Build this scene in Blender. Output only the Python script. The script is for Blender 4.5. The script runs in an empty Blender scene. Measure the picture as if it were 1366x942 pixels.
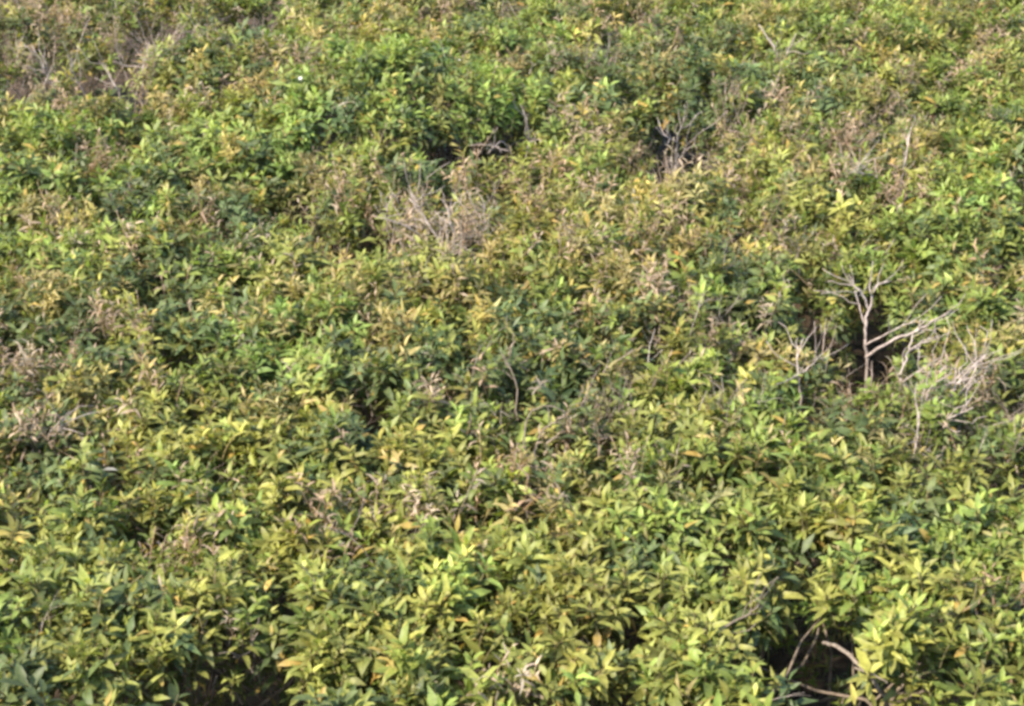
import bpy, math
import numpy as np
from mathutils import Matrix, Vector

rng = np.random.default_rng(11)
scn = bpy.context.scene
COL = scn.collection

# ------------------------------------------------------------------ camera
CAM = np.array([0.0, 0.0, 4.2]); PITCH = math.radians(28.0); VFOV = math.radians(22.0)
cd = bpy.data.cameras.new("camera"); cam = bpy.data.objects.new("camera", cd); COL.objects.link(cam)
cam.location = CAM; cam.rotation_euler = (math.pi / 2 - PITCH, 0, 0)
cd.sensor_fit = 'VERTICAL'; cd.angle_y = VFOV; cd.clip_end = 2000; cd.clip_start = 0.05
scn.camera = cam

# ------------------------------------------------------------------ sky and sun
SUN_DIR = Vector((-0.62, -0.38, 0.78)).normalized()      # towards the sun
w = bpy.data.worlds.new("World"); scn.world = w; w.use_nodes = True
nt = w.node_tree
sky = nt.nodes.new("ShaderNodeTexSky"); sky.sky_type = 'NISHITA'; sky.sun_disc = False
sky.sun_elevation = math.asin(SUN_DIR.z); sky.sun_rotation = math.atan2(SUN_DIR.x, SUN_DIR.y)
bg = nt.nodes["Background"]; bg.inputs[1].default_value = 0.15
nt.links.new(sky.outputs[0], bg.inputs[0])
sl = bpy.data.lights.new("sun", 'SUN'); sl.energy = 4.0; sl.angle = math.radians(2.0); sl.color = (1.0, 0.88, 0.68)
so = bpy.data.objects.new("sun", sl); COL.objects.link(so); so.location = (-8, -1, 12)
so.rotation_euler = SUN_DIR.to_track_quat('Z', 'Y').to_euler()
scn.view_settings.view_transform = 'Standard'; scn.view_settings.look = 'None'
scn.view_settings.exposure = 1.68; scn.view_settings.gamma = 1.0
scn.cycles.filter_width = 3.3          # the photograph is softly resolved
scn.cycles.max_bounces = 8; scn.cycles.transmission_bounces = 4; scn.cycles.diffuse_bounces = 4

# ------------------------------------------------------------------ materials
def mat_leaf():
    m = bpy.data.materials.new("leaf"); m.use_nodes = True; t = m.node_tree; N = t.nodes; L = t.links
    N.clear()
    out = N.new("ShaderNodeOutputMaterial"); mix = N.new("ShaderNodeMixShader"); mix.inputs[0].default_value = 0.38
    p = N.new("ShaderNodeBsdfPrincipled"); p.inputs["Roughness"].default_value = 0.5
    p.inputs["Specular IOR Level"].default_value = 0.32
    tr = N.new("ShaderNodeBsdfTranslucent")
    at = N.new("ShaderNodeAttribute"); at.attribute_name = "tint"
    oi = N.new("ShaderNodeObjectInfo")
    mul = N.new("ShaderNodeMix"); mul.data_type = 'RGBA'; mul.blend_type = 'MULTIPLY'; mul.inputs[0].default_value = 1.0
    L.new(at.outputs["Color"], mul.inputs[6]); L.new(oi.outputs["Color"], mul.inputs[7])
    # mottling and small blemishes on the blades
    geo = N.new("ShaderNodeNewGeometry")
    nz = N.new("ShaderNodeTexNoise"); nz.inputs["Scale"].default_value = 55; nz.inputs["Detail"].default_value = 3
    L.new(geo.outputs["Position"], nz.inputs["Vector"])
    mr = N.new("ShaderNodeMapRange"); mr.inputs[1].default_value = 0.3; mr.inputs[2].default_value = 0.7
    mr.inputs[3].default_value = 0.72; mr.inputs[4].default_value = 1.25
    L.new(nz.outputs[0], mr.inputs[0])
    mu2 = N.new("ShaderNodeVectorMath"); mu2.operation = 'SCALE'
    L.new(mul.outputs[2], mu2.inputs[0]); L.new(mr.outputs[0], mu2.inputs["Scale"])
    L.new(mu2.outputs[0], p.inputs["Base Color"])
    warm = N.new("ShaderNodeMix"); warm.data_type = 'RGBA'; warm.blend_type = 'MULTIPLY'; warm.inputs[0].default_value = 1.0
    L.new(mu2.outputs[0], warm.inputs[6]); warm.inputs[7].default_value = (1.25, 1.25, 0.6, 1)
    L.new(warm.outputs[2], tr.inputs[0])
    L.new(p.outputs[0], mix.inputs[1]); L.new(tr.outputs[0], mix.inputs[2]); L.new(mix.outputs[0], out.inputs[0])
    return m

def mat_plain(name, c1, c2, scale, rough=0.9, bump=0.0, tinted=False):
    m = bpy.data.materials.new(name); m.use_nodes = True; t = m.node_tree; N = t.nodes; L = t.links
    p = N["Principled BSDF"]; p.inputs["Roughness"].default_value = rough; p.inputs["Specular IOR Level"].default_value = 0.2
    geo = N.new("ShaderNodeNewGeometry")
    nz = N.new("ShaderNodeTexNoise"); nz.inputs["Scale"].default_value = scale; nz.inputs["Detail"].default_value = 6
    L.new(geo.outputs["Position"], nz.inputs["Vector"])
    r = N.new("ShaderNodeValToRGB"); r.color_ramp.elements[0].position = 0.32; r.color_ramp.elements[1].position = 0.68
    r.color_ramp.elements[0].color = (*c1, 1); r.color_ramp.elements[1].color = (*c2, 1)
    L.new(nz.outputs[0], r.inputs[0])
    L.new(r.outputs[0], p.inputs["Base Color"])
    if bump:
        b = N.new("ShaderNodeBump"); b.inputs["Strength"].default_value = bump; b.inputs["Distance"].default_value = 0.01
        L.new(nz.outputs[0], b.inputs["Height"]); L.new(b.outputs[0], p.inputs["Normal"])
    return m

LEAF = mat_leaf()
BARK = mat_plain("bark", (0.10, 0.078, 0.06), (0.21, 0.17, 0.135), 60, 0.9, 0.5)
DEAD = mat_plain("dead_wood", (0.18, 0.145, 0.13), (0.38, 0.32, 0.29), 45, 0.85, 0.4)
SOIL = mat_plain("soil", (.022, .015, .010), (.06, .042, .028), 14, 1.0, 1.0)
GLINT = mat_plain("glint", (0.50, 0.49, 0.44), (0.65, 0.65, 0.62), 80, 0.6)  # near-white colour that imitates highlights on glossy leaves

# ------------------------------------------------------------------ canopy: where the shrubs stand and how high they grow
# x, y, extra height, (fresh, green, dark, dry, ochre, twig) shares, label
SHRUBS = [
 (-0.60, 8.55, .10, (.14, .70, .12, .02, .02, .00), "bright green leafy mound dotted with white flecks standing for leaf glints above a dark brown hollow"),
 (-2.35, 9.05, .00, (.36, .08, .20, .22, .02, .12), "grey-brown twiggy shrub with two dark openings and bare stems showing"),
 (-0.30, 7.05, .00, (.52, .10, .08, .18, .06, .06), "withered straw-coloured shrub with bleached pinkish twigs below the bright green mound"),
 ( 1.35, 5.95, .00, (.40, .24, .22, .06, .03, .05), "shrub with a dark hollow and pale forked bare branches sticking out"),
 ( 0.95, 8.70, .02, (.22, .10, .52, .10, .02, .04), "dark blue-green shrub beside the hole with reddish stems"),
 ( 2.10, 9.40, .02, (.46, .40, .08, .04, .02, .00), "smooth light green shrub top at the far corner beyond the dark blue-green shrub"),
 ( 2.00, 7.35, .03, (.18, .64, .15, .02, .01, .00), "fresh green shrub with glossy glinting leaves behind the bare branches"),
 ( 0.55, 7.00, .00, (.46, .10, .08, .16, .18, .02), "yellowing shrub with ochre and orange leaves beside the withered straw patch"),
 (-2.05, 7.75, .00, (.34, .40, .20, .04, .02, .00), "green shrub with a vivid lime patch below the grey-brown twiggy shrub"),
 (-1.55, 5.90, .00, (.46, .10, .24, .17, .02, .01), "olive shrub with tan feathery shoot tips and a dark green middle"),
 (-0.55, 5.85, .00, (.54, .20, .18, .06, .02, .00), "olive-green shrub directly in front of the withered straw patch"),
 ( 0.12, 5.30, .00, (.42, .16, .22, .12, .02, .06), "shrub with grey wiry stalks arching out of dark green leaves"),
 ( 0.65, 4.45, .03, (.52, .38, .08, .01, .01, .00), "lush yellow-green shrub growing up to the edge of the black gap"),
 (-0.14, 4.20, .03, (.60, .24, .10, .03, .03, .00), "yellow-green shrub with one long golden leaf and star-shaped shoots"),
 (-1.15, 4.25, .02, (.62, .10, .18, .07, .03, .00), "pale yellow shrub with long leaves and dark gaps under its shoots"),
 ( 1.40, 4.40, .03, (.40, .44, .14, .01, .01, .00), "green shrub with a thick grey branch bordering the black gap"),
 (-1.15, 6.80, .00, (.44, .22, .22, .08, .04, .00), "mottled shrub with deep green pockets between olive tips"),
 ( 0.75, 5.30, .00, (.52, .26, .16, .04, .02, .00), "yellow-green shrub with broad curved leaves beside the wiry grey stalks"),
 (-1.50, 9.15, .00, (.48, .18, .14, .14, .04, .02), "shrub with tan arching sprays beside the bright green mound"),
 (-0.05, 9.75, .02, (.42, .30, .12, .10, .05, .01), "shrub of mixed green and tan rising behind the bright green mound"),
 ( 1.35, 7.85, .00, (.44, .12, .14, .20, .04, .06), "shrub with bleached dry stems between glossy green and dark blue-green shrubs"),
 (-0.75, 5.00, .00, (.60, .16, .14, .06, .04, .00), "yellow-olive shrub with small orange leaves above the pale long-leaved shrub"),
]
SC = np.array([(s[0], s[1]) for s in SHRUBS])
TYPES = ("fresh", "green", "dark", "dry", "ochre", "twig", "tanned")
# local patches: x, y, rx, ry, type, strength
PATCHES = [
 (-0.46, 7.10, .32, .32, 3, .62), (-0.44, 7.00, .27, .26, 5, .8), (-0.25, 8.10, .22, .22, 2, .8), (0.90, 8.55, .24, .5, 2, .7),
 (-2.25, 9.00, .5, .4, 5, .45), (-2.0, 8.75, .45, .3, 3, .55), (-0.60, 8.40, .50, .40, 1, .6), (0.5, 7.7, .3, .25, 3, .4), (0.62, 7.05, .35, .30, 4, .22), (-2.05, 7.95, .5, .25, 1, .6),
 (1.45, 5.55, .35, .35, 5, .30), (1.05, 5.55, .16, .25, 5, .35), (0.95, 6.35, .3, .3, 2, .6), (-1.35, 6.35, .22, .25, 2, .75),
 (-1.0, 7.0, .2, .2, 2, .8), (-0.75, 5.2, .25, .2, 2, .55), (0.0, 5.75, .3, .3, 2, .55), (-1.55, 7.35, .3, .2, 2, .5),
 (-1.62, 5.85, .3, .2, 3, .5), (0.0, 5.65, .2, .15, 3, .5), (1.70, 5.35, .3, .2, 2, .45), (1.62, 7.60, .35, .25, 3, .55),
 (0.70, 7.85, .2, .25, 3, .5), (0.15, 7.95, .15, .25, 3, .5), (-1.55, 8.70, .25, .3, 3, .45), (1.35, 8.0, .3, .2, 3, .35),
 (1.20, 9.1, .25, .3, 5, .25), (1.5, 9.45, .4, .3, 1, .6), (0.62, 4.3, .3, .25, 0, .4), (-0.85, 4.0, .14, .14, 2, .5), (-1.2, 4.3, .5, .4, 0, .5), (1.3, 4.4, .4, .4, 1, .4), (-.1, 4.3, .5, .4, 0, .45),
 (-2.45, 9.2, .4, .5, 5, .4), (-1.75, 9.6, .35, .35, 5, .45), (1.35, 5.6, .45, .25, 5, .35),
]
# hollows: x, y, rx, ry, depth
HOLES = [
 (1.31, 6.12, .19, .24, .75), (1.04, 5.52, .10, .14, .5), (0.86, 4.12, .12, .22, .9), (0.75, 8.00, .15, .28, .6), (-0.20, 7.90, .27, .12, .65), (-0.08, 8.02, .18, .08, .65),
 (-2.49, 8.95, .15, .27, .6), (-2.12, 9.00, .13, .2, .6), (-1.93, 9.62, .19, .26, .6), (0.92, 8.45, .12, .14, .5), (-1.75, 7.95, .12, .12, .5), (-1.98, 8.62, .14, .12, .6), (0.96, 6.97, .10, .18, .5), (0.07, 4.93, .04, .14, .5), (0.22, 3.86, .19, .13, .8),
 (-0.75, 3.92, .18, .14, .7), (2.28, 7.45, .08, .22, .6), (-1.49, 9.93, .14, .25, .6), (-1.0, 7.40, .12, .15, .6), (-0.66, 6.95, .10, .15, .6),
 (-1.46, 4.31, .06, .10, .5), (0.38, 4.27, .05, .06, .4), (1.62, 5.10, .16, .14, .45), (-1.04, 4.75, .08, .10, .35), (0.55, 6.05, .12, .12, .4),
 (-1.42, 6.28, .10, .12, .4), (-0.95, 6.98, .10, .12, .4), (-0.72, 5.08, .12, .10, .35), (0.05, 5.50, .08, .10, .4), (-2.2, 8.7, .15, .12, .4),
 (-0.45, 5.45, .06, .14, .4), (0.30, 6.05, .09, .10, .4), (1.95, 6.35, .10, .12, .35), (-0.40, 3.98, .08, .08, .5), (0.92, 3.84, .14, .14, .9),
]
BUMPS = [(-0.62, 8.42, .54, .40, .25), (0.95, 8.75, .35, .40, .06), (-1.15, 4.2, .5, .5, .05), (2.0, 7.3, .6, .5, .08), (0.65, 4.6, .5, .5, .05),
         (-2.1, 8.0, .5, .35, .08), (1.7, 9.5, .8, .5, .08), (-1.5, 9.2, .4, .4, .08), (0.1, 6.5, .6, .4, .03)]

def waves(n, f0, f1, seed):
    r = np.random.default_rng(seed); a = r.uniform(0, 2 * np.pi, n); f = r.uniform(f0, f1, n); ph = r.uniform(0, 2 * np.pi, n)
    return np.cos(a) * f, np.sin(a) * f, ph
def wave(W, x, y):
    kx, ky, ph = W
    return sum(np.sin(kx[i] * x + ky[i] * y + ph[i]) for i in range(len(ph))) / math.sqrt(len(ph))
W1, W2, W3, WA, WB = (waves(7, 3, 8, 1), waves(9, 10, 20, 2), waves(9, 22, 40, 5), waves(6, 5, 12, 3), waves(6, 5, 12, 4))

def height(x, y):
    h = 1.08 + 0.026 * wave(W1, x, y) + 0.022 * wave(W2, x, y)
    for bx, by, rx, ry, a in BUMPS:
        h = h + a * np.exp(-(((x - bx) / rx) ** 2 + ((y - by) / ry) ** 2) ** 1.5)
    h = h - 0.55 * np.clip((3.5 - y) / 0.9, 0, 1) ** 1.6     # the near side of the hedge rolls down
    return h
def holed(x, y):
    d = np.full(np.shape(x), 9.0)
    for hx, hy, rx, ry, dep in HOLES:
        wob = 1 + 0.22 * np.sin(5 * np.arctan2((y - hy) / ry, (x - hx) / rx) + hx * 7) + .15 * wave(W3, x, y)
        k = 1.4 if dep >= .6 else .72; rx, ry = rx * k, ry * k
        d = np.minimum(d, np.sqrt(((x - hx) / rx) ** 2 + ((y - hy) / ry) ** 2) / wob)
    return d
def shrub_of(x, y):
    xx = x + 0.10 * wave(WA, x, y); yy = y + 0.10 * wave(WB, x, y)
    return np.argmin((xx[:, None] - SC[:, 0]) ** 2 + (yy[:, None] - SC[:, 1]) ** 2, axis=1)
def half_width(y): return 0.2819 * (0.883 * y + 1.455) + 0.6
Y0, Y1 = 3.1, 11.2
def project(P):
    d = P - CAM; z = d[:, 1] * math.cos(PITCH) - d[:, 2] * math.sin(PITCH); v = d[:, 1] * math.sin(PITCH) + d[:, 2] * math.cos(PITCH)
    f = 471 / math.tan(VFOV / 2)
    return 683 + f * d[:, 0] / z, 471 - f * v / z, z

# ------------------------------------------------------------------ shoot templates
U = np.array([0, .32, .68, 1.0]); WID = np.array([0, 1.0, .78, 0])
def leaf_pts(L, W, droop, fold, lo=0):
    """blade along +Y, upper face +Z; returns verts, tris; vertex 0 is the base"""
    if lo == 1:
        z = -droop * L * .2
        return np.array([(0, 0, 0), (-W / 2, L * .48, z + fold * W / 2), (0, L * .5, z), (W / 2, L * .48, z + fold * W / 2), (0, L * (1 - .3 * droop), -droop * L)]), [(0, 2, 1), (0, 3, 2), (1, 2, 4), (2, 3, 4)]
    if lo:
        return np.array([(0, 0, 0), (-W / 2, L * .45, fold * W), (W / 2, L * .45, fold * W), (0, L, -droop * L)]), [(0, 2, 1), (1, 2, 3)]
    v = [(0, 0, 0)]
    for k in (1, 2):
        z = -droop * L * U[k] ** 2
        hw = W / 2 * WID[k]
        v += [(-hw, L * U[k], z + fold * hw), (0, L * U[k], z), (hw, L * U[k], z + fold * hw)]
    v.append((0, L * (1 - .3 * droop), -droop * L))
    return np.array(v), [(0, 2, 1), (0, 3, 2), (1, 2, 5), (1, 5, 4), (2, 3, 6), (2, 6, 5), (4, 5, 7), (5, 6, 7)]

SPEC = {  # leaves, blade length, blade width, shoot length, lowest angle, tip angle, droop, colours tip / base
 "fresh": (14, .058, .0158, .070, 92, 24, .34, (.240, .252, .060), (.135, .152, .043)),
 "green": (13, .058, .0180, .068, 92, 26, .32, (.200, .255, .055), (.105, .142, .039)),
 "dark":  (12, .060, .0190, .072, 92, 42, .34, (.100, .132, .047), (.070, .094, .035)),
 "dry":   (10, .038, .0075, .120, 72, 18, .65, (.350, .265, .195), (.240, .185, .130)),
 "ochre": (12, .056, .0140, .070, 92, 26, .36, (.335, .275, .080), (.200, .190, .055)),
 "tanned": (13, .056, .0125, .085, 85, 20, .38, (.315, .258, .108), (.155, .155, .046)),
}
def frame(d):
    a = np.array([0, 0, 1.0]) if abs(d[2]) < .98 else np.array([1.0, 0, 0])
    s = np.cross(d, a); s /= np.linalg.norm(s)
    return s, np.cross(s, d)
def make_template(kind, r, lo=None):
    """lo None: a part, one connected mesh; 0, 1, 2: for the joined mass, coarser and coarser"""
    n, L, W, S, a0, a1, droop, ct, cb = SPEC[kind]
    n = n + r.integers(-2, 3)
    if lo == 2: n = max(6, n - 4)
    bend = r.uniform(-.25, .25, 2)
    nodes, leaves = [], []
    phi0 = r.uniform(0, 6.28)
    for i in range(n):
        t = i / (n - 1)
        h = S * t ** .8
        nodes.append((bend[0] * h * t, bend[1] * h * t, h))
        th = math.radians(a0 + (a1 - a0) * t ** 1.3 + r.normal(0, 9)); ph = phi0 + i * 2.3999 + r.normal(0, .25)
        d = np.array([math.sin(th) * math.cos(ph), math.sin(th) * math.sin(ph), math.cos(th)])
        s, nn = frame(d)
        roll = r.normal(0, .3); s, nn = s * math.cos(roll) + nn * math.sin(roll), nn * math.cos(roll) - s * math.sin(roll)
        ln = L * (1.0 - .38 * t ** 2) * r.uniform(.6, 1.25) * (0.8 if i == 0 else 1)
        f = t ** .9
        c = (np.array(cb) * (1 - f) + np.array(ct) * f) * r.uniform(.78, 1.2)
        if kind != "dry" and r.random() < .022: c = np.array((.34, .25, .07)) * r.uniform(.7, 1.1)
        leaves.append((d, s, nn, ln, W / L * ln * r.uniform(.85, 1.15), droop * r.uniform(.2, 1.9), r.uniform(.1, .5), c))
    V, F, C = [], [], []
    R = .0016 if kind != "dry" else .0012
    sc = np.array((.17, .15, .07)) if kind != "dry" else np.array((.33, .24, .16))
    rings = nodes if lo is None else [nodes[0], nodes[n // 2], nodes[-1]]
    for i, p in enumerate(rings):                     # three-sided stalk with a ring at each node
        for k in range(3):
            a = k * 2.0944; V.append((p[0] + R * math.cos(a), p[1] + R * math.sin(a), p[2])); C.append(sc)
        if i:
            b = 3 * i
            for k in range(3):
                k2 = (k + 1) % 3; F += [(b - 3 + k, b - 3 + k2, b + k2), (b - 3 + k, b + k2, b + k)]
    stem = (np.array(V), np.array(F), np.array(C))
    V = list(V); F = list(F); C = list(C)
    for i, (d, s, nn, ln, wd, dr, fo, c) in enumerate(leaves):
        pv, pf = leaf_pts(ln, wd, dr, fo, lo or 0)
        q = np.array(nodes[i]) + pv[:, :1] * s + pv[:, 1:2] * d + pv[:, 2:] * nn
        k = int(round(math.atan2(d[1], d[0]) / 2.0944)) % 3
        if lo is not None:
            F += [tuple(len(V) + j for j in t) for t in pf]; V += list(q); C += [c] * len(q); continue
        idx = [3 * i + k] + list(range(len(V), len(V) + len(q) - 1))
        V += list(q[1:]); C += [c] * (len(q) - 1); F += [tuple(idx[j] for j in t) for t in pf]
    return dict(v=np.array(V), f=np.array(F), c=np.array(C), stem=stem, nodes=nodes, leaves=leaves)
rt = np.random.default_rng(5)
TPL = {k: [make_template(k, rt) for _ in range(9)] for k in SPEC}
TPL_LOD = [{k: [make_template(k, rt, l) for _ in range(n)] for k in SPEC} for l, n in ((0, 9), (1, 9), (2, 5))]
def make_twig(r):
    """a bare forked twig tip, one connected skinless tube tree"""
    V, F, C = [], [], []
    def tube(p, d, L, r0, depth, base=None):
        n = 4; pts = [np.array(p)]
        for i in range(n):
            d = d + r.normal(0, .16, 3); d /= np.linalg.norm(d); pts.append(pts[-1] + d * L / n)
        prev = base
        for i, q in enumerate(pts):
            rr = r0 * (1 - .7 * i / n); s, nn = frame(d); b = len(V)
            if i == 0 and base is not None: continue
            for k in range(3):
                a = 2.0944 * k; V.append(q + rr * (math.cos(a) * s + math.sin(a) * nn)); C.append(np.array((.40, .33, .295)) * r.uniform(.8, 1.15))
            if prev is not None:
                for k in range(3):
                    k2 = (k + 1) % 3; F.append((prev + k, prev + k2, b + k2)); F.append((prev + k, b + k2, b + k))
            prev = b
            if depth < 2 and i in (1, 2, 3) and r.random() < .8:
                e = d + r.normal(0, .75, 3); e[2] = abs(e[2]) * .8; e /= np.linalg.norm(e)
                tube(q, e, L * r.uniform(.35, .65), rr * .75, depth + 1, b)
    tube((0, 0, -.04), np.array([0, 0, 1.0]), r.uniform(.14, .2), .0024, 0)
    return dict(v=np.array(V), f=np.array(F), c=np.array(C))
TPL["twig"] = [make_twig(rt) for _ in range(10)]; 
for l in TPL_LOD: l["twig"] = TPL["twig"]

def new_mesh(name, v, f, c=None, mats=(LEAF,), smooth=True):
    me = bpy.data.meshes.new(name)
    me.vertices.add(len(v)); me.vertices.foreach_set("co", np.ascontiguousarray(v, np.float32).ravel())
    me.loops.add(len(f) * 3); me.loops.foreach_set("vertex_index", np.ascontiguousarray(f, np.int32).ravel())
    me.polygons.add(len(f)); me.polygons.foreach_set("loop_start", np.arange(len(f), dtype=np.int32) * 3)
    if smooth: me.polygons.foreach_set("use_smooth", np.ones(len(f), bool))
    if c is not None:
        a = me.attributes.new("tint", 'FLOAT_COLOR', 'POINT')
        cc = np.ones((len(v), 4), np.float32); cc[:, :3] = c; a.data.foreach_set("color", cc.ravel())
    for m in mats: me.materials.append(m)
    me.update(calc_edges=True)
    return me
def link(name, me, parent=None, mat=None):
    o = bpy.data.objects.new(name, me); COL.objects.link(o)
    if parent is not None: o.parent = parent
    if mat is not None: o.matrix_basis = mat
    return o

# ------------------------------------------------------------------ ground
def ground():
    n = 90; gx = np.concatenate([np.linspace(-300, -8, 12), np.linspace(-7.8, 7.8, n), np.linspace(8, 300, 12)])
    gy = np.concatenate([np.linspace(-200, -1, 8), np.linspace(-.8, 14, n), np.linspace(14.5, 600, 12)])
    X, Y = np.meshgrid(gx, gy); Z = 0.03 * wave(W1, X, Y) + .015 * wave(W2, X, Y)
    nx = len(gx); v = np.stack([X.ravel(), Y.ravel(), Z.ravel()], 1)
    i, j = np.meshgrid(np.arange(nx - 1), np.arange(len(gy) - 1)); a = (j * nx + i).ravel()
    f = np.concatenate([np.stack([a, a + 1, a + nx + 1], 1), np.stack([a, a + nx + 1, a + nx], 1)])
    o = link("ground", new_mesh("ground", v, f, None, (SOIL,)))
    o["kind"] = "structure"; o["label"] = "dark brown soil under the hedge"
ground()

# ------------------------------------------------------------------ scatter the shoots
def scatter():
    P, T, LAYER, TINT = [], [], [], []
    # the outer layer grows in tufts
    g = 0.19
    cx, cy = np.meshgrid(np.arange(-4.2, 4.2, g), np.arange(Y0, Y1, g)); cx = cx.ravel() + rng.uniform(-.5, .5, cx.size) * g; cy = cy.ravel() + rng.uniform(-.5, .5, cy.size) * g
    k = np.abs(cx) < half_width(cy); cx, cy = cx[k], cy[k]
    nc = len(cx)
    cdz = rng.normal(0, .019, nc); ctone = np.exp(rng.normal(0, .11, nc)); chue = rng.normal(.01, .04, nc)
    own = shrub_of(cx, cy)
    ctone = ctone * np.where(own == 0, 1.08, 1.0); chue = chue - np.where(own == 0, .025, 0)
    main = np.array([pick_type(cx[i], cy[i], own[i]) for i in range(nc)])
    x, y, z, t, tint = [], [], [], [], []
    for i in range(nc):
        n = rng.integers(16, 21); rr = np.abs(rng.normal(0, .112, n)); an = rng.uniform(0, 6.28, n)
        px = cx[i] + rr * np.cos(an); py = cy[i] + rr * np.sin(an)
        x.append(px); y.append(py); z.append(cdz[i] - 1.7 * rr ** 2 + rng.normal(0, .013, n))
        for j in range(n):
            t.append(main[i] if rng.random() < .68 else pick_type(px[j], py[j], own[i]))
        tn = ctone[i] * np.exp(rng.normal(0, .14, n)); hu = chue[i] + rng.normal(0, .035, n)
        tint.append(np.stack([tn * (1 + hu), tn, tn * (1 - .6 * hu)], 1))
    x = np.concatenate(x); y = np.concatenate(y); z = np.concatenate(z) + height(x, y); t = np.array(t); tint = np.concatenate(tint)
    d = holed(x, y); keep = d > 1.0
    edge = np.clip((1.5 - d) / .5, 0, 1); z = z - .10 * edge
    P.append(np.stack([x, y, z], 1)[keep]); T.append(t[keep]); LAYER.append(np.zeros(keep.sum(), int)); TINT.append(tint[keep])
    # older leaves underneath
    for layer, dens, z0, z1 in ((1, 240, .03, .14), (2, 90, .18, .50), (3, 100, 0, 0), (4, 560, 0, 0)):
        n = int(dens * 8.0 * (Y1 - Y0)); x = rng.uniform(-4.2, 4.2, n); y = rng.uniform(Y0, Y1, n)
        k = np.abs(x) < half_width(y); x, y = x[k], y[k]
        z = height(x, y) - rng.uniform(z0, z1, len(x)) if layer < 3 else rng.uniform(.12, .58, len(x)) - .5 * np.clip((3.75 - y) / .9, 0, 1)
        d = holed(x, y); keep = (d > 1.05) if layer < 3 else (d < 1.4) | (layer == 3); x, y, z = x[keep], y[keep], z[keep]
        own = shrub_of(x, y)
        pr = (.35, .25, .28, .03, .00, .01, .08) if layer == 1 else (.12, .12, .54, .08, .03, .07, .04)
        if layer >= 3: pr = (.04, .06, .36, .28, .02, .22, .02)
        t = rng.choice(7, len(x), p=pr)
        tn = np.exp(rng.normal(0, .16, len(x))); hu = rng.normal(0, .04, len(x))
        if layer >= 3: tn = tn * np.where((t == 3) | (t == 5), .45, .8)      # low leaves and twigs tinted darker: hollow shade put into their colour
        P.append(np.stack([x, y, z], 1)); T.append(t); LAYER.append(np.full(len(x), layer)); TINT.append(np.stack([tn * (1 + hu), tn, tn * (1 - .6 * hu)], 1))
    return np.concatenate(P), np.concatenate(T), np.concatenate(LAYER), np.concatenate(TINT)
PROB = np.array([s[3] for s in SHRUBS]) + np.array((0, .05, .02, .035, .0, .003)); PROB[0, 3:] = (.02, .01, .0); PROB[SC[:, 1] < 5, 3] *= .25; PROB = np.hstack([PROB, np.zeros((len(PROB), 1))])
for i_, s_ in enumerate(SHRUBS):
    k_ = 0.0 if i_ == 0 else (.38 if s_[1] > 5 else .06)
    PROB[i_, 6] = PROB[i_, 0] * k_; PROB[i_, 0] *= 1 - k_
PROB /= PROB.sum(1)[:, None]
def pick_type(x, y, s):
    for px, py, rx, ry, ty, st in PATCHES:
        if ty == 2: st *= .8
        if ty == 5 and rx != .27: st *= .5
        if ty == 3 and rx != .32: st *= .6
        if rng.random() < st * math.exp(-((x - px) / rx) ** 2 - ((y - py) / ry) ** 2): return ty
    return rng.choice(7, p=PROB[s])
P, T, LAYER, TINT = scatter()
N = len(P)
e = .03
nx = -(height(P[:, 0] + e, P[:, 1]) - height(P[:, 0] - e, P[:, 1])) / (2 * e)
ny = -(height(P[:, 0], P[:, 1] + e) - height(P[:, 0], P[:, 1] - e)) / (2 * e)
D = np.stack([nx * .6, ny * .6, np.ones(N)], 1) + rng.normal(0, .34, (N, 3))
D[LAYER > 0] += rng.normal(0, .5, ((LAYER > 0).sum(), 3)); D[:, 2] = np.abs(D[:, 2]) + .12
D /= np.linalg.norm(D, axis=1)[:, None]
A = rng.normal(0, 1, (N, 3)); S = np.cross(A, D); S /= np.linalg.norm(S, axis=1)[:, None]; B = np.cross(D, S)
SCALE = np.exp(np.clip(rng.normal(0, .18, N), -.5, .3)) * np.where(LAYER > 1, 1.0, np.interp(P[:, 1], (3.8, 5.0, 6.5, 9), (1.30, 1.16, 1.12, 1.12)))
ROT = np.stack([S, B, D], 2) * SCALE[:, None, None]
P = P - D * .045
OWN = shrub_of(P[:, 0], P[:, 1])
VAR = rng.integers(0, 1000, N)
PX, PY, PZ = project(P + D * .06)
INVIEW = (LAYER == 0) & (PX > 0) & (PX < 1366) & (PY > 0) & (PY < 942)

# ------------------------------------------------------------------ woody parts
def tube_mesh(paths, sides=6):
    """paths: list of (points, radii); one connected-looking set of tapered limbs"""
    V, F = [], []
    for pts, rad in paths:
        pts = [np.array(p, float) for p in pts]; b0 = len(V)
        for i, q in enumerate(pts):
            d = pts[min(i + 1, len(pts) - 1)] - pts[max(i - 1, 0)]; d /= np.linalg.norm(d); s, nn = frame(d)
            for k in range(sides):
                a = 2 * math.pi * k / sides; V.append(q + rad[i] * (math.cos(a) * s + math.sin(a) * nn))
            if i:
                b = b0 + i * sides
                for k in range(sides):
                    k2 = (k + 1) % sides; F += [(b - sides + k, b - sides + k2, b + k2), (b - sides + k, b + k2, b + k)]
        e = len(V) - sides
        F += [(e, e + k, e + k + 1) for k in range(1, sides - 1)]
    return np.array(V), np.array(F)
def limb(p, q, r0, r1, n=6, wob=.02, sag=0.0):
    p, q = np.array(p, float), np.array(q, float); L = np.linalg.norm(q - p)
    pts = []; off = np.zeros(3)
    for i in range(n + 1):
        t = i / n
        if 0 < i < n: off = off * .6 + rng.normal(0, wob * L, 3)
        pts.append(p + (q - p) * t + off * math.sin(math.pi * t) ** .5 + np.array([0, 0, sag * math.sin(math.pi * t) * L]))
    return pts, [r0 + (r1 - r0) * i / n for i in range(n + 1)]

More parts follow.
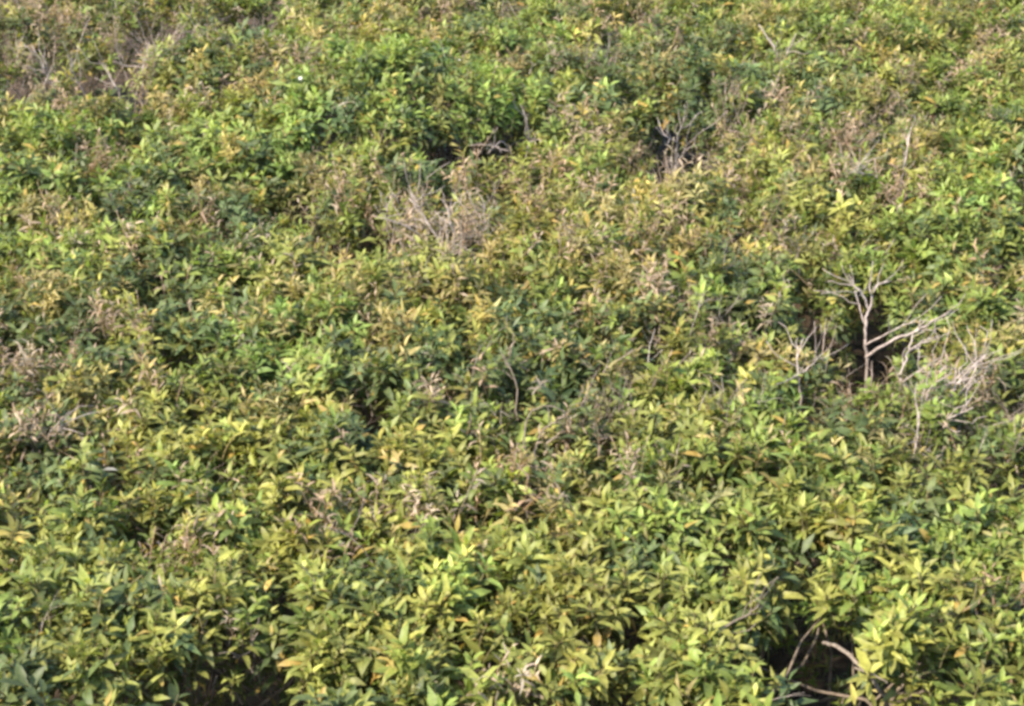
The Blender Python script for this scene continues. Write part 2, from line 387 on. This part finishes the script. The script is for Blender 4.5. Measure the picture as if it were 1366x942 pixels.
GROUP = "shrubs grown together into one hedge"
ROOTS = []
for i, s in enumerate(SHRUBS):
    o = bpy.data.objects.new("shrub", None); COL.objects.link(o); o.location = (s[0], s[1], 0); o.empty_display_size = .2
    o["label"] = s[4]; o["category"] = "shrub"; o["group"] = GROUP
    ROOTS.append(o)
    for k in range(4):                                  # woody stems that fork below the leaves
        a = rng.uniform(0, 6.28); r = rng.uniform(.03, .12); rad = rng.uniform(.009, .016)
        top = np.array([r * 5 * math.cos(a) * .8, r * 5 * math.sin(a) * .8, rng.uniform(.55, .75)])
        main, mr = limb((r * math.cos(a), r * math.sin(a), -.04), top, rad, rad * .6, 6, .03)
        paths = [(main, mr)]
        for b in range(6):
            f = main[rng.integers(2, 7)]
            q = f + np.array([rng.normal(0, .24), rng.normal(0, .24), 0]); q[2] = height(q[0] + s[0], q[1] + s[1]) - rng.uniform(.10, .2)
            if holed(np.array([q[0] + s[0]]), np.array([q[1] + s[1]]))[0] < 1: q[2] -= .35
            paths.append(limb(f, q, rad * .55, .0025, 5, .04))
        v, fc = tube_mesh(paths)
        link("stem", new_mesh("stem", v, fc, None, (BARK,)), o)

# ------------------------------------------------------------------ leaves and shoots
ME = {}
def shoot_mesh(kind, k):
    if (kind, k) not in ME: t = TPL[kind][k]; ME[kind, k] = new_mesh("shoot_" + kind, t["v"], t["f"], t["c"])
    return ME[kind, k]
def stalk_mesh(kind, k):
    if (kind, k, "s") not in ME: t = TPL[kind][k]["stem"]; ME[kind, k, "s"] = new_mesh("stalk_" + kind, *t)
    return ME[kind, k, "s"]
LEAFV = []
for wd in (.24, .34, .42):
    for dr in (.08, .25, .45):
        v, f = leaf_pts(1, wd, dr, .3); LEAFV.append((wd, dr, new_mesh("leaf_blade", v, np.array(f), np.ones((8, 3)))))
def leaf_variant(wl, dr): return min(LEAFV, key=lambda q: abs(q[0] - wl) + .6 * abs(q[1] - dr))[2]

PARTS_WHOLE, PARTS_LEAFY, MAX_LEAVES = 210, 24, 280
is_part = np.zeros(N, bool)
for si, root in enumerate(ROOTS):
    cand = np.where(INVIEW & (OWN == si))[0]
    cand = cand[np.argsort(PZ[cand])]
    base = np.array([SHRUBS[si][0], SHRUBS[si][1], 0]); nl = 0; nleafy = 0
    for n_, i in enumerate(cand[:PARTS_WHOLE + PARTS_LEAFY]):
        kind = TYPES[T[i]]; k = VAR[i] % len(TPL[kind]); is_part[i] = True
        M = Matrix.Translation(P[i] - base) @ Matrix(ROT[i].tolist()).to_4x4()
        col = (*TINT[i], 1)
        if kind in ("fresh", "green", "dark", "ochre") and nleafy < PARTS_LEAFY and nl + 15 < MAX_LEAVES:
            o = link("shoot", stalk_mesh(kind, k), root, M); o.color = col; nleafy += 1
            tp = TPL[kind][k]
            for (d, s, nn, ln, wd, dr, fo, c), q in zip(tp["leaves"], tp["nodes"]):
                m = Matrix(np.stack([s, d, nn], 1).tolist()).to_4x4(); m = Matrix.Translation(q) @ m @ Matrix.Scale(ln, 4)
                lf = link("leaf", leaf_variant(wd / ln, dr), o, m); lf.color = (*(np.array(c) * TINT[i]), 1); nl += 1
        else:
            o = link("twig" if kind == "twig" else "shoot", shoot_mesh(kind, k), root, M); o.color = col
    # everything else of this shrub: too many to tell apart one by one
    V, F, C = [], [], []; nv = 0
    rest = np.where((OWN == si) & ~is_part)[0]
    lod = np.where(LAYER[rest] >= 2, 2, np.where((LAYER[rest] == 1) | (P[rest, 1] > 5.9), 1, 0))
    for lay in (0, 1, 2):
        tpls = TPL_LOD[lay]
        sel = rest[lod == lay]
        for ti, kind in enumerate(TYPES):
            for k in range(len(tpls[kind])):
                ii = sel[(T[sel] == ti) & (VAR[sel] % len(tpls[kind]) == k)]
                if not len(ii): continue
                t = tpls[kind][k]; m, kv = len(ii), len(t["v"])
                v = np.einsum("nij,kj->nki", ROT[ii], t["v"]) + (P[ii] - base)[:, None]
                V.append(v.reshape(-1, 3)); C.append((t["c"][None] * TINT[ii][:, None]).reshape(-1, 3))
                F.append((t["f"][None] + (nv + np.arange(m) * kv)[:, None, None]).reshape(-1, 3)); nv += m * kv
    fo = link("foliage", new_mesh("foliage", np.concatenate(V), np.concatenate(F), np.concatenate(C)), root); fo["kind"] = "stuff"

# ------------------------------------------------------------------ bare branches, single leaves and white glint flecks that stand out
def branch(si, paths, label, mat=DEAD, name="bare_branch"):
    b = np.array([SHRUBS[si][0], SHRUBS[si][1], 0])
    v, f = tube_mesh([([np.array(p) - b for p in pts], rad) for pts, rad in paths], 6)
    o = link(name, new_mesh(name, v, f, None, (mat,)), ROOTS[si]); o["label"] = label
    return o
def lone_leaf(x, y, dz, L, wl, col, yaw, pitch, label=None, name="leaf"):
    si = int(shrub_of(np.array([x]), np.array([y]))[0]); b = SHRUBS[si]
    z = float(height(np.array([x]), np.array([y]))[0]) + dz
    m = Matrix.Translation((x - b[0], y - b[1], z)) @ Matrix.Rotation(yaw, 4, 'Z') @ Matrix.Rotation(pitch, 4, 'X') @ Matrix.Scale(L * .8, 4)
    o = link(name, leaf_variant(wl, .25), ROOTS[si], m); o.color = (*col, 1)
    if label: o["label"] = label
def curve(pts, r0, r1, twigs=2, sub=4, wob=.0025):
    """a bent limb through real points with a few short side twigs"""
    p = np.array(pts, float); q = np.vstack([2 * p[0] - p[1], p, 2 * p[-1] - p[-2]]); out = []
    for i in range(1, len(q) - 2):
        for k in range(sub):
            t = k / sub; a, b, c, d = q[i - 1], q[i], q[i + 1], q[i + 2]
            out.append(.5 * (2 * b + (c - a) * t + (2 * a - 5 * b + 4 * c - d) * t * t + (3 * b - a - 3 * c + d) * t ** 3) + rng.normal(0, wob, 3) * (k > 0))
    out.append(p[-1]); n = len(out) - 1
    r0, r1 = r0 * .68, r1 * .6; twigs = twigs + (0 if twigs == 0 else 3)
    paths = [(out, [r0 + (r1 - r0) * i / n for i in range(n + 1)])]
    for _ in range(twigs):
        i = rng.integers(n // 3, n); f = out[i]; e = (out[min(i + 1, n)] - out[i - 1]); e /= np.linalg.norm(e)
        e = e + rng.normal(0, .6, 3); e[2] = abs(e[2]); e /= np.linalg.norm(e)
        paths.append(limb(f, f + e * rng.uniform(.06, .2), (r0 + (r1 - r0) * i / n) * .65, .0011, 4, .06))
    return paths
BR = [  # shrub, label, [(points, thick, thin, side twigs), ...]
 (3, "pale forked dead branch standing in the dark hollow", [
   ([(1.42, 6.15, .05), (1.38, 6.19, .75), (1.36, 6.19, .93), (1.36, 6.21, 1.00), (1.37, 6.23, 1.04)], .011, .008, 0), ([(1.37, 6.23, 1.04), (1.33, 6.24, 1.12), (1.27, 6.27, 1.13)], .007, .003, 1),
   ([(1.37, 6.23, 1.04), (1.39, 6.24, 1.13), (1.45, 6.26, 1.15)], .008, .003, 1), ([(1.36, 6.20, .97), (1.34, 6.25, 1.03), (1.33, 6.34, 1.08)], .005, .0025, 1)]),
 (3, "pinkish-grey dead branch slanting over the hollow", [
   ([(1.36, 6.15, .88), (1.42, 6.04, 1.00), (1.49, 6.00, 1.06), (1.55, 6.00, 1.10), (1.62, 5.97, 1.17)], .010, .004, 2), ([(1.36, 6.17, .92), (1.43, 6.12, 1.00), (1.52, 6.09, 1.07)], .006, .003, 1)]),
 (3, "grey forked twig leaning beside the hollow", [
   ([(1.40, 5.72, .98), (1.40, 5.73, 1.05), (1.43, 5.78, 1.10), (1.45, 5.83, 1.15)], .008, .004, 1), ([(1.40, 5.72, 1.00), (1.45, 5.67, 1.08), (1.51, 5.64, 1.15)], .006, .002, 1),
   ([(1.43, 5.78, 1.10), (1.46, 5.77, 1.13), (1.51, 5.77, 1.16)], .005, .002, 1)]),
 (3, "pair of pale bare twigs running side by side", [
   ([(1.50, 5.54, .96), (1.51, 5.55, 1.06), (1.56, 5.58, 1.10), (1.62, 5.58, 1.18)], .008, .003, 2), ([(1.50, 5.53, .98), (1.55, 5.52, 1.06), (1.60, 5.54, 1.11), (1.64, 5.56, 1.16)], .007, .003, 2)]),
 (3, "upright grey twig with crossing side shoots", [
   ([(1.04, 5.66, .90), (1.02, 5.65, 1.05), (1.01, 5.68, 1.12), (1.02, 5.75, 1.17)], .007, .003, 1), ([(1.02, 5.66, 1.07), (.97, 5.60, 1.08), (.92, 5.53, 1.10)], .005, .002, 0),
   ([(1.02, 5.67, 1.06), (1.06, 5.67, 1.10), (1.10, 5.67, 1.15)], .005, .002, 1)]),
 (3, "short bleached twigs tangled low in the leaves", [
   ([(1.35, 5.23, .98), (1.36, 5.24, 1.06), (1.36, 5.27, 1.13)], .006, .003, 2), ([(1.41, 5.33, 1.05), (1.47, 5.31, 1.09), (1.55, 5.30, 1.14)], .006, .003, 2)]),
 (15, "thick grey-brown branch bending out of the black gap", [
   ([(.885, 4.17, 1.05), (.91, 4.10, 1.09), (.95, 4.03, 1.09), (1.00, 3.99, 1.05), (1.06, 4.00, .92), (1.12, 4.10, .5)], .008, .012, 0),
   ([(.95, 4.03, 1.07), (.99, 3.96, 1.10), (1.01, 3.90, 1.12)], .005, .003, 0)]),
 (12, "grey twig lying across the leaves", [
   ([(.47, 4.14, 1.05), (.52, 4.13, 1.09), (.59, 4.16, 1.11), (.65, 4.18, 1.13), (.70, 4.20, 1.16)], .006, .003, 2), ([(.51, 4.13, 1.08), (.53, 4.12, 1.13), (.56, 4.13, 1.15)], .004, .002, 0)]),
 (11, "grey stalk arching over and nodding down", [
   ([(.07, 5.14, .95), (.04, 5.16, 1.12), (.05, 5.21, 1.18), (.10, 5.23, 1.22), (.17, 5.23, 1.20), (.20, 5.22, 1.13)], .005, .003, 0),
   ([(.06, 5.11, .95), (.07, 5.14, 1.05), (.09, 5.20, 1.12), (.13, 5.22, 1.16), (.18, 5.21, 1.20)], .006, .003, 2)]),
 (11, "thin upright bare stalks", [([(-.13, 5.52, 1.0), (-.14, 5.57, 1.14), (-.11, 5.65, 1.23)], .005, .002, 3), ([(.02, 5.43, 1.05), (.01, 5.52, 1.16), (-.03, 5.59, 1.22)], .004, .002, 3)]),
 (2, "bleached pinkish twigs fanning out of the withered patch", [
   ([(-.28, 6.90, .95), (-.31, 6.90, 1.07), (-.36, 6.93, 1.14), (-.43, 6.98, 1.22)], .007, .003, 4), ([(-.26, 6.90, .95), (-.24, 6.87, 1.09), (-.26, 6.90, 1.16), (-.25, 6.98, 1.22)], .006, .002, 4),
   ([(-.34, 6.97, 1.0), (-.43, 6.90, 1.12), (-.55, 6.85, 1.19)], .005, .002, 4), ([(-.52, 7.04, 1.0), (-.53, 7.01, 1.12), (-.50, 7.04, 1.22)], .005, .002, 4),
   ([(-.14, 6.97, 1.0), (-.11, 6.94, 1.12), (-.13, 6.94, 1.21)], .005, .002, 4), ([(-.40, 7.12, 1.0), (-.42, 7.05, 1.14), (-.33, 7.10, 1.22)], .005, .002, 4)]),
 (5, "grey forked twig poking out of light green leaves", [([(1.40, 9.06, 1.0), (1.37, 9.06, 1.15), (1.28, 9.13, 1.28)], .009, .004, 2), ([(1.40, 9.06, 1.0), (1.43, 9.06, 1.15), (1.47, 9.07, 1.25)], .007, .003, 2)]),
 (4, "reddish-tan stems rising through the dark hole", [
   ([(.79, 8.06, .85), (.77, 7.92, 1.10), (.79, 7.86, 1.25)], .008, .003, 3), ([(.77, 7.92, 1.10), (.70, 7.88, 1.15), (.66, 7.85, 1.20)], .006, .002, 1), ([(.79, 8.03, .95), (.83, 7.92, 1.10), (.88, 7.83, 1.20)], .006, .002, 2)]),
 (0, "tan stems at the edge of the hollow", [([(.06, 8.03, .95), (.08, 7.96, 1.12), (.05, 7.89, 1.27)], .008, .003, 4), ([(.02, 8.03, .95), (-.04, 7.92, 1.10), (-.11, 7.78, 1.10)], .007, .003, 2)]),
 (1, "grey bare stems crowding between the dark openings", [
   ([(-1.95, 8.61, .9), (-1.94, 8.52, 1.12), (-2.01, 8.57, 1.24)], .008, .003, 4), ([(-1.98, 9.05, .9), (-1.89, 8.91, 1.12), (-1.86, 8.97, 1.24)], .008, .003, 4), ([(-2.38, 8.93, .9), (-2.36, 8.80, 1.12), (-2.43, 8.85, 1.26)], .008, .003, 4),
   ([(-2.17, 8.85, .95), (-2.22, 8.80, 1.12), (-2.21, 8.74, 1.23)], .007, .003, 4), ([(-1.76, 9.94, .85), (-1.75, 9.74, 1.05), (-1.81, 9.61, 1.23)], .009, .003, 4)]),
 (20, "bleached dry stems leaning over the leaves", [([(1.73, 7.53, .95), (1.74, 7.51, 1.14), (1.78, 7.62, 1.29)], .008, .003, 4), ([(1.66, 7.49, 1.0), (1.59, 7.42, 1.14), (1.47, 7.34, 1.19)], .007, .003, 4), ([(1.45, 7.58, .98), (1.49, 7.47, 1.12), (1.57, 7.44, 1.23)], .007, .003, 4)]),
 (9, "short pale twig between olive tips", [([(-1.60, 5.29, 1.0), (-1.54, 5.25, 1.12), (-1.47, 5.23, 1.20)], .005, .002, 2)]),
 (14, "brown twig threading up through the dark gaps", [([(-1.07, 4.68, .9), (-1.01, 4.63, 1.05), (-.90, 4.62, 1.20)], .006, .002, 3), ([(-.75, 4.25, .85), (-.74, 4.19, 1.02), (-.72, 4.18, 1.09)], .007, .003, 3)]),
]
for bx, by, dx in ((1.48, 5.44, .07), (1.40, 5.42, .05), (1.56, 5.50, .05)):
    BR.append((3, "thin pale twigs fanning over the leaves", [([(bx, by, .9), (bx + dx * .4, by + .01, 1.08), (bx + dx, by + .04, 1.16), (bx + 1.7 * dx, by + .05, 1.21)], .008, .003, 4)]))
for si, lab, lims in BR:
    sets = []                                           # limbs that fork from one another stay together
    for pts, r0, r1, tw in lims:
        c = curve(pts, r0, r1, tw)
        for st in sets:
            if min(np.linalg.norm(np.array(pts[0]) - np.array(q)) for q in st[0][0]) < .035: st += c; break
        else: sets.append(c)
    if si == 3: sets = [[([q + np.array((0, 0, .035 * min(1, max(0, q[2] - .6) / .3))) for q in pts], rad) for pts, rad in st] for st in sets]
    for st in sets: branch(si, st, lab, BARK if si in (11, 12, 14, 15) else DEAD)
GOLD, YEL, ORA, TAN = (.48, .33, .07), (.44, .38, .09), (.46, .22, .05), (.38, .28, .16)
for x, y, dz, L, wl, col, yaw, pitch, lab in [
 (.17, 4.30, .02, .105, .30, GOLD, 2.4, -.5, "long golden leaf pointing down"), (.92, 3.86, -.02, .11, .28, YEL, .1, .9, "upright bright yellow leaf"),
 (1.20, 6.23, .05, .09, .45, YEL, -1.3, .2, "curled yellow leaf"), (1.22, 6.21, .04, .08, .4, YEL, -.4, .4, None),
 (1.81, 5.80, .03, .09, .42, YEL, 2.8, -.5, None), (1.79, 5.80, .02, .08, .42, YEL, 3.4, -.7, None), (-1.06, 4.88, .03, .05, .45, ORA, 1.2, .4, "small orange leaf"), (-1.03, 4.87, .03, .045, .45, GOLD, -1.0, .4, None),
 (-1.42, 7.18, .04, .07, .45, ORA, 1.4, .2, None), (.67, 6.66, .03, .07, .45, ORA, .3, .4, None), (.65, 6.62, .03, .06, .4, GOLD, -.8, .3, None), (.24, 6.25, .04, .11, .25, TAN, -1.5, .1, "long tan leaf lying flat"),
 (.60, 9.28, .04, .09, .35, YEL, 1.5, .2, None), (.61, 9.20, .03, .09, .35, YEL, 1.4, .2, None), (.20, 9.22, .04, .08, .35, GOLD, 3.0, -.6, None), (1.51, 6.75, .04, .10, .3, YEL, -1.2, .2, None),
 (-1.32, 4.99, .04, .085, .32, (.34, .32, .27), -1.4, .1, "pale grey withered leaf"), (.37, 4.18, .02, .10, .34, (.30, .33, .10), -1.3, .1, None), (.78, 5.20, .03, .10, .3, YEL, 2.2, .1, None), (-.70, 4.35, .02, .07, .4, GOLD, 2.6, -.4, None),
]: lone_leaf(x, y, dz, L * .78, wl, tuple(.85 * c for c in col), yaw, pitch, lab)
# small white five-petalled flecks standing in for glossy leaf highlights
def glint_mesh():
    V, F = [(0, 0, .002)], []
    for k in range(5):
        a = k * 1.2566
        for da, r, z in ((-.45, .010, .003), (-.3, .017, .006), (.3, .017, .006), (.45, .010, .003)):
            V.append((r * math.cos(a + da), r * math.sin(a + da), z))
        b = 1 + 4 * k; F += [(0, b, b + 3), (b, b + 1, b + 2), (b, b + 2, b + 3)]
    return new_mesh("glint_fleck", np.array(V), np.array(F), None, (GLINT,))
FM = glint_mesh()
for x, y, sc_ in [(-1.01, 8.26, .6), (-.27, 8.85, .5), (-1.03, 8.22, .4)]:
    si = int(shrub_of(np.array([x]), np.array([y]))[0]); b = SHRUBS[si]; z = float(height(np.array([x]), np.array([y]))[0]) + .075
    link("glint_fleck", FM, ROOTS[si], Matrix.Translation((x - b[0], y - b[1], z)) @ Matrix.Rotation(.6, 4, 'X') @ Matrix.Scale(sc_, 4))
    st = limb((x - b[0], y - b[1] + .01, z - .12), (x - b[0], y - b[1], z), .0015, .001, 3, .02); v, f = tube_mesh([st], 4)
    link("glint_stalk", new_mesh("glint_stalk", v, f, None, (BARK,)), ROOTS[si])  # stalk added to carry the glint fleck
